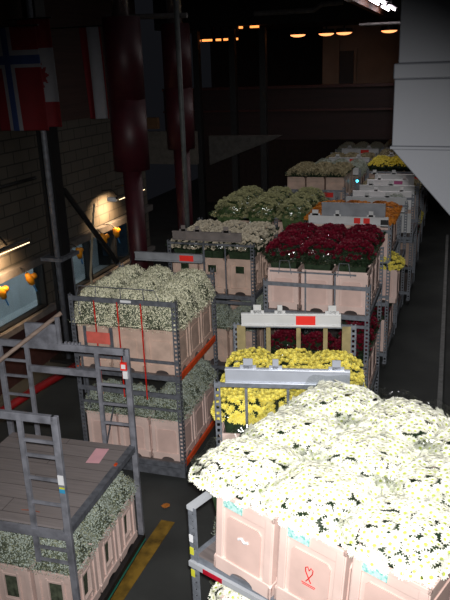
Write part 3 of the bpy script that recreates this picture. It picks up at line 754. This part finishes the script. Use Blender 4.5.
# R2: crimson roses
X2, Y2, A2 = -1.73, 9.36, 0
t = trolley('', X2, Y2, A2, 'trolley of dark red roses standing in the right row', (.55, 1.87), h=2.44, hf=2.30, front=((2.24, .05), (1.72, .04)), back=((2.3, .03),), uprights=[(ux, 1.8, 2.44, .02, GALV, -TL / 2 + .02) for ux in (-.14, .25)])
MB().box(-.62, .52, -TL / 2 + .012, -TL / 2 + .026, 2.40, 2.42).obj('top_wire', GALV, t)
m = MB()
for cx in (-.42, .36): m.tube([(cx - .08, -TL / 2 + .02, 2.38), (cx - .06, -TL / 2 + .02, 2.56), (cx + .06, -TL / 2 + .02, 2.56), (cx + .09, -TL / 2 + .02, 2.38)], .006, 6)
m.obj('wire_handle', GALV, t)
fill(X2, Y2, A2, 1.87, 'rose', 'pink', 'dark red roses', 'upper', dz=.07, fs=1.07)
fill(X2, Y2, A2, .55, 'rose', 'pink', 'dark red roses', 'lower', cells=EDGE, dz=.06)

# R3: white end boards, orange flowers
X3, Y3 = -1.73, 11.95
t = trolley('', X3, Y3, 0, 'trolley in the right row with orange flowers behind white boards', (.3, 1.2, 1.94), h=2.52, front=((2.4, .05), (1.3, .04)), back=((2.4, .04),))
WB = mat('off_white_board', (.66, .66, .67), .5, .1, .04, 5)
board(X3, Y3, 0, -TL / 2 - .04, -.42, .60, 2.55, 2.86, ALUG, 'tall grey-white end board in front of the orange flowers')
bd3 = board(X3, Y3, 0, -TL / 2 - .12, -.62, .66, 2.52, 2.66, WB, 'low white board with a red tag behind the roses', ((-.56, -.46), (-.18, -.12), (.35, .42)), (.12, .22, 2.55, 2.64))
MB().box(.27, .37, -.012, -.006, 2.55, 2.64).obj('red_tag', REDTAG, bd3)
MB().box(.54, .66, -.016, -.01, 2.50, 2.62).obj('black_label', BLACKP, bd3)
fill(X3, Y3, 0, 1.94, 'orange', 'pink', 'orange flowers', 'top', fs=1.1, dz=-.025)
fill(X3, Y3, 0, 1.2, 'yellow', 'pink', 'side yellow flowers', 'middle', cells=[(0, 2)], dxy=(.16, -.05), fs=1.1)
fill(X3, Y3, 0, .3, 'rose', 'pink', 'small red roses by the aisle', 'bottom', cells=[(0, 2), (1, 2), (2, 2)])

# R4: stacked white boards
X35, Y35 = -1.73, 13.72
trolley('', X35, Y35, 0, 'low trolley between the orange flowers and the white board stack', (.3, 1.3), h=2.3, front=((2.2, .05), (1.4, .04)), back=((2.2, .04),))
for i in range(3): place_flowers('shadebreath', i, (X35 + .3, Y35 - .45 + .45 * i, 1.3), 0, 'grey-green flowers, %s bunch on the low trolley' % RN[i], 'flowers on the low trolley', False)
X4, Y4 = -1.62, 15.45
t = trolley('', X4, Y4, 0, 'trolley stacked with upright white boards in the right row', (.3, 1.5), h=2.4, front=((2.3, .05), (1.4, .04)), back=((2.3, .04),))
wl_ = ['nearest of the white boards stacked upright on the far trolley', 'second of the white boards stacked upright on the far trolley', 'third of the white boards stacked upright on the far trolley', 'fourth of the white boards stacked upright on the far trolley', 'rearmost of the white boards stacked upright on the far trolley']
WB2 = mat('clean_white_board', (.93, .90, .92), .5, 0, .03, 5)
sp = ((-.70, .55), (-.60, .62), (-.50, .66), (-.38, .50), (-.25, .60))
for i in range(5):
    board(X4, Y4, 0, -.74 + i * .3, sp[i][0], sp[i][1], 2.02, 2.32 + .075 * i, WB2 if i % 2 else WB, wl_[i], ((-.3, -.22), (.12, .2)) if i % 2 == 0 else ((-.15, -.08), (.38, .45)), (.2, .38, 2.45, 2.52) if i == 3 else None, mat('magenta_tag', (.6, .1, .3), .5))
board(X4, Y4, 0, -TL / 2 - .05, -.66, .66, 1.6, 2.0, WB, 'lower white board under the stack of upright boards')
for i in range(3): place_flowers('shadebreath', i, (X4 + .3, Y4 - .45 + .45 * i, 1.5), 0, 'grey-green flowers, %s bunch under the white boards' % RN[i], 'flowers under the white boards', False)

# far right-row trolleys
far = [(-1.66, 17.4, 'dry', 'dull cream flowers', 1.45, 2.25), (-1.70, 19.4, 'topyellow', 'bright yellow flowers', 1.70, 2.35), (-1.74, 21.5, 'dry', 'pale cream flowers', 1.7, 2.45), (-1.78, 23.6, 'shadebreath', 'pale grey flowers', 1.7, 2.45)]
for i, (x, y, k, what, z, h) in enumerate(far):
    d = ['trolley between the white board stack and the bright yellow flowers', 'trolley topped with bright yellow flowers, right row', 'distant right-row trolley behind the bright yellow flowers', 'farthest trolley of the right row'][i]
    trolley('', x, y, 0, d, (.3, z), h=h, front=((h - .1, .05), (1.3, .04)), back=((h - .1, .04),))
    if i == 1:
        board(x, y, 0, -TL / 2 - .03, -.5, .68, 1.92, 2.18, mat('brown_board', (.25, .17, .14), .6), 'brown end board with a red tag under the bright yellow flowers', (), (.40, .62, 2.06, 2.17))
    else:
        board(x, y, 0, -TL / 2 - .03, -.6, .6, h - .22, h - .02, WB, ['pale end board just behind the white board stack', '', 'pale end board on the trolley behind the bright yellow flowers', 'pale end board on the farthest right-row trolley'][i], ((-.3, -.2), (.3, .4)), (.1, .35, h - .2, h - .08))
    fill(x, y, 0, z, k, 'tan', what, 'top', bl='tan')
    fill(x, y, 0, .3, ('rose', 'yellow', 'rose', 'rose')[i], 'tan', ['red roses low by the aisle', 'small yellow flowers by the aisle', 'dim red roses by the aisle', 'red roses far down the aisle'][i], 'bottom', cells=[(0, 2), (1, 2), (2, 2)], bl='tan')

# L0: empty trolley, front left
XL0, YL0, AL0 = -3.76, 5.03, math.radians(2.5)
PL = mat('scuffed_grey_steel', (.30, .305, .35), .5, .3, .16, 9)
t = thing('flat_trolley', (XL0, YL0, 0), AL0, 'empty grey trolley with a bare plywood deck and ladder frames, front left', 'trolley')
MB().box(-.70, .70, -.70, .70, 1.255, 1.278).obj('deck', plank_mat(), t)
def ladder(yy, nm):
    f = MB(); zt = 2.34
    for xx in (-.73, .73): f.box(xx - .03, xx + .03, yy - .02, yy + .02, .12, zt + .03)
    f.box(-.73, .73, yy - .02, yy + .02, zt - .04, zt + .03)
    fr = f.obj(nm, PL, t, bevel=.004)
    for s in (-1, 1):
        MB().box(s * .40 - .022, s * .40 + .022, yy - .015, yy + .015, .9 if yy < 0 else 1.1, zt - .03).obj('inner_post', PL, fr)
        for z in (2.12, 1.98, 1.76, 1.52, 1.06, .93) if yy < 0 else (2.14, 1.96, 1.74, 1.52):
            MB().box(min(s * .40, s * .72), max(s * .40, s * .72), yy - .008, yy + .008, z - .014, z + .014).obj('rung', PL, fr)
    return fr
f1 = ladder(-.72, 'front_frame'); f2 = ladder(.72, 'back_frame')
MB().box(-.73, .73, -.745, -.70, 1.18, 1.25).obj('front_crossbar', PL, f1)
MB().box(-.73, .73, .70, .745, 1.18, 1.25).obj('back_crossbar', PL, f2)
MB().box(-.40, .40, .705, .735, 2.03, 2.10).obj('back_crossbar', PL, f2)
MB().box(-.38, -.01, .70, .73, 2.37, 2.58).obj('end_plate', PL, f2)
MB().box(-.02, .02, .70, .73, 2.37, 2.66).obj('plate_post', PL, f2)
m = MB().box(.06, .235, .70, .73, 2.368, 2.375)
for i in range(5): m.box(.06 + .04 * i, .075 + .04 * i, .70, .73, 2.37, 2.40)
m.obj('latch_teeth', PL, f2)
MB().box(.68, .75, -.72, .72, 1.225, 1.285).obj('deck_edge_rail', GALVD, t)
MB().box(-.73, .73, -.73, .73, .13, .17).obj('base_shelf', WOOD, t)
MB().box(.69, .76, -.74, .74, .08, .19).obj('base_rail', BLACKP, t)
MB().box(-.74, .74, -.75, -.70, .08, .19).obj('base_rail', BLACKP, t)
MB().box(.755, .762, -.72, .74, .10, .125).obj('green_edge_strip', mat('teal_strip', (.02, .25, .18), .5), t)
for sx in (-1, 1):
    for sy in (-1, 1):
        c = MB().box(sx * .64 - .03, sx * .64 + .03, sy * .62 - .04, sy * .62 + .04, .07, .13).obj('caster', GALVD, t)
        MB().tube([(sx * .64 - .02, sy * .62, .05), (sx * .64 + .02, sy * .62, .05)], .05, 14).obj('wheel', RUBBER, c)
MB().box(.708, .758, -.745, -.741, 1.66, 1.70).obj('blue_sticker', BLUE, f1); MB().box(.708, .758, -.745, -.741, 1.70, 1.715).obj('yellow_sticker', YEL, f1)
MB().box(.705, .758, -.745, -.741, 1.74, 1.83).obj('pale_sticker', WHITE, f1)
REFL = mat('bright_reflector', (.95, .75, .75), .4, emit=(1, .35, .35), estr=0.0, var=0)
MB().box(.67, .735, .68, .70, 2.15, 2.235).obj('red_reflector', REDTAG, f2)
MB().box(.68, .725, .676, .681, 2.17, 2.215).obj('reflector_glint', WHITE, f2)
MB().box(.69, .74, .68, .70, 2.06, 2.14).obj('white_tag', WHITE, f2)
MB().box(.69, .715, .30, .34, 1.279, 1.30).obj('red_catch', ORANGE, t)
m = MB(); m.face([(.38, .30, 1.2805), (.52, .32, 1.2805), (.50, .60, 1.2805), (.36, .58, 1.2805)]); m.face([(.36, .58, 1.281), (.50, .60, 1.281), (.52, .32, 1.281), (.38, .30, 1.281)])
m.xform(Matrix()); m.obj('paper_note', PAPERPINK, label='pink sheet of paper lying on the bare plywood deck', cat='paper').matrix_world = Matrix.Translation((XL0, YL0, 0)) @ Matrix.Rotation(AL0, 4, 'Z')
m = MB().tube([(-.35, -.02, 0), (-.12, 0, .015), (0, .02, .0), (.1, 0, .01)], .012, 6)
o = m.obj('red_cord', mat('rust_cord', (.35, .12, .08), .7), label='small reddish cord lying near the front edge of the bare deck', cat='cord'); o.location = (XL0 + .35, YL0 - .55, 1.292); o.scale = (.4, .4, .4)
MB().tube([(-4.62, 5.0, 2.0), (-3.77, 5.8, 2.69)], .022, 10).obj('wooden_pole', mat('brown_pole', (.30, .22, .18), .6, stretch=(1, 1, 8)), smooth=True, label='long brown wooden pole resting on the back frame of the empty trolley', cat='pole')
for r in range(3):
    for c in range(3):
        L = loc_of(XL0, YL0, AL0, (c - 1) * .46 + .03, (r - 1) * .46, .172)
        if r == 0 or c == 2: place_bucket('slot', L, AL0, 'tan pink slotted bucket, %s %s below the bare deck' % (RN[r], CN[c]), 'buckets below the bare deck')
        place_flowers('shadebreath', r + c, (L[0], L[1], L[2] + .06), AL0, "grey-green baby's breath, %s %s bunch below the bare deck" % (RN[r], CN[c]), "baby's breath below the bare deck", False)

# L1: baby's breath trolley
XL1, YL1, AL1 = -3.81, 7.86, math.radians(1)
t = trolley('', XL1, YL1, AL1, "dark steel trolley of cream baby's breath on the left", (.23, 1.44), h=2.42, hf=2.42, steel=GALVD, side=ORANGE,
            front=((2.37, .06), (1.62, .035), (1.17, .06), (.98, .03), (.10, .12)), back=((2.3, .04),),
            uprights=[(ux, 1.10, 2.36, .012, RED, -TL / 2 - .002) for ux in (-.36, -.05, .26)] + [(.02, .05, .95, .09, GALVD, -TL / 2), (-.6, 1.1, 1.6, .02, GALVD, -TL / 2), (-.62, .1, 2.3, .03, GALVD, -TL / 2 + .1)])
MB().beam((-.38, -TL / 2, .35), (-.22, -TL / 2, .95), .018, .018).obj('diagonal_wire', GALVD, t)
m = MB(); m.tube([(-.62, -TL / 2 + .05, 2.38), (-.58, -TL / 2 + .05, 2.52), (.42, -TL / 2 + .05, 2.52), (.48, -TL / 2 + .05, 2.38)], .006, 6)
for ux in (-.35, -.02, .28): m.tube([(ux, -TL / 2 + .05, 2.38), (ux, -TL / 2 + .05, 2.52)], .005, 6)
m.obj('wire_guard', GALVD, t)
MB().box(-.50, -.18, -TL / 2 - .012, -TL / 2 - .006, 1.80, 1.95).obj('salmon_tag', ORTAG, t)
for a_ in (-.54, -.18): MB().box(a_, a_ + .04, -TL / 2 - .012, -TL / 2 - .002, 1.68, 2.02).obj('tag_holder', GALVD, t)
MB().box(.0, .14, -TL / 2 - .01, -TL / 2 - .005, 2.36, 2.39).obj('white_sticker', WHITE, t)
board(XL1, YL1, AL1, TL / 2 - .02, -.45, .55, 2.48, 2.60, ALUG, "grey end board with a red tag behind the cream baby's breath", (), (.22, .42, 2.50, 2.595))
fill(XL1, YL1, AL1, 1.44, 'breath', 'tan', "cream baby's breath", 'upper', sleeve=False, bl='tan pink', fs=1.07)
fill(XL1, YL1, AL1, .23, 'shadebreath', 'pink', "grey-green baby's breath", 'lower', sleeve=False, cells=EDGE, dz=.05)

# L2: ivory roses
XL2, YL2 = -3.62, 10.55
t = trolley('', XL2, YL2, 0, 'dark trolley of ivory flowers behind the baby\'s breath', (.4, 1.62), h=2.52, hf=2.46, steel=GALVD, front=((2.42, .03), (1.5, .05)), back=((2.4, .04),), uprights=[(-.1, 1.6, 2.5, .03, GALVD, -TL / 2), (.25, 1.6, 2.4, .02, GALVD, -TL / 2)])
board(XL2, YL2, 0, -TL / 2 - .02, -.60, .52, 2.48, 2.62, mat('brown_grey_board', (.22, .19, .18), .6), 'brown-grey end board in front of the ivory flowers', ((-.45, -.38), (-.22, -.15), (.24, .32)))
fill(XL2, YL2, 0, 1.62, 'ivory', 'window', 'ivory wrapped flowers', 'upper', dz=.03, fs=1.1, fz=1.15, bl='tan slotted')
fill(XL2, YL2, 0, .45, 'shadebreath', 'tan', 'wrapped grey-green flowers', 'lower', cells=EDGE, dz=.05, bl='tan pink')
# L3: pale green
XL3, YL3 = -3.40, 12.7
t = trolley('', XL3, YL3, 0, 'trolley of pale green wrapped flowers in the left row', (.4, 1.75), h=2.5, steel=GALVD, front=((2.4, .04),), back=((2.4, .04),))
fill(XL3, YL3, 0, 1.75, 'palegreen', 'tan', 'pale green wrapped flowers', 'upper', fs=1.25, fw=.60, dz=.10, bl='tan pink')
fill(XL3, YL3, 0, .5, 'shadebreath', 'tan', 'dull grey flowers', 'lower', cells=EDGE, bl='tan pink')
# L4: tan buckets with dry tufts
XL45, YL45 = -3.3, 14.65
trolley('', XL45, YL45, 0, 'low dark trolley between the pale green flowers and the tan buckets', (.3, 1.25), h=2.2, steel=GALVD, front=((2.1, .04),), back=((2.1, .04),))
fill(XL45, YL45, 0, 1.25, 'shadebreath', 'tan', 'dim filler flowers', 'upper', bl='tan')
XL4, YL4 = -3.25, 16.75
t = trolley('', XL4, YL4, 0, 'trolley of tan buckets with short cream tufts in the left row', (.4, 1.93), h=2.3, steel=GALV, front=((2.2, .04), (1.85, .05)), back=((2.25, .04),))
board(XL4, YL4, 0, -TL / 2 - .03, -.70, .60, 1.99, 2.19, mat('mid_grey_board', (.36, .36, .38), .6), 'grey end board with a red tag below the tan buckets', (), (.22, .44, 2.06, 2.19))
fill(XL4, YL4, 0, 1.93, 'dry', 'tan', 'short cream tufts', 'top', bl='tan')
fill(XL4, YL4, 0, .6, 'shadebreath', 'tan', 'dark grey flowers', 'lower', cells=EDGE, bl='tan')
# a blue status light on a trolley post, and the far left-row trolleys
fl = [(-3.2, 18.9, 'shadebreath', 'dim grey-green flowers', 1.65, 2.4), (-3.2, 21.0, 'dry', 'distant cream tufts', 1.65, 2.4), (-3.2, 23.2, 'shadebreath', 'farthest grey flowers', 1.65, 2.4)]
for i, (x, y, k, what, z, h) in enumerate(fl):
    d = ['left-row trolley just behind the tan buckets', 'distant left-row trolley with cream tufts', 'farthest trolley of the left row'][i]
    trolley('', x, y, 0, d, (.3, z), h=h, front=((h - .1, .05),), back=((h - .1, .04),))
    board(x, y, 0, -TL / 2 - .03, -.5, .65, h - .14, h + .03, WB, ['end board with a red tag behind the tan buckets', 'end board with a red tag on the distant cream trolley', 'end board with a red tag on the farthest left trolley'][i], ((-.3, -.2), (.3, .4)), (.1, .35, h - .12, h - .01))
    fill(x, y, 0, z, k, 'tan', what, 'top', sleeve=False, bl='tan', bins='edge')
t = thing('signal_lamp', (-2.44, 17.2, 0), 0, 'tiny cyan signal lamp glowing on a thin stand between the trolley rows', 'lamp')
MB().tube([(0, 0, 0), (0, 0, 2.22)], .015).obj('stand', GALVD, t)
MB().tube([(0, -.015, 2.25), (0, .02, 2.25)], .035, 10).obj('lens', mat('cyan_lens', (.1, .8, 1), .3, emit=(.1, .75, 1), estr=3), t)
MB().box(-.04, .04, .0, .06, 2.2, 2.3).obj('housing', BLACKP, t)
# right-hand lane, just inside the frame
for i, (y, k, what) in enumerate(((9.9, 'yellow', 'yellow flowers at the right picture edge'), (12.2, 'rose', 'red flowers at the right picture edge'))):
    trolley('', .80, y, 0, ['trolley cut by the right picture edge with yellow flowers', 'trolley cut by the right picture edge with red flowers'][i], (.3, 1.3), h=2.4, front=((2.3, .05),), back=((2.3, .04),))
    fill(.80, y, 0, .3, k, 'pink', what, 'lower', cells=[(0, 0), (1, 0), (2, 0)], bins='none', dz=.0)
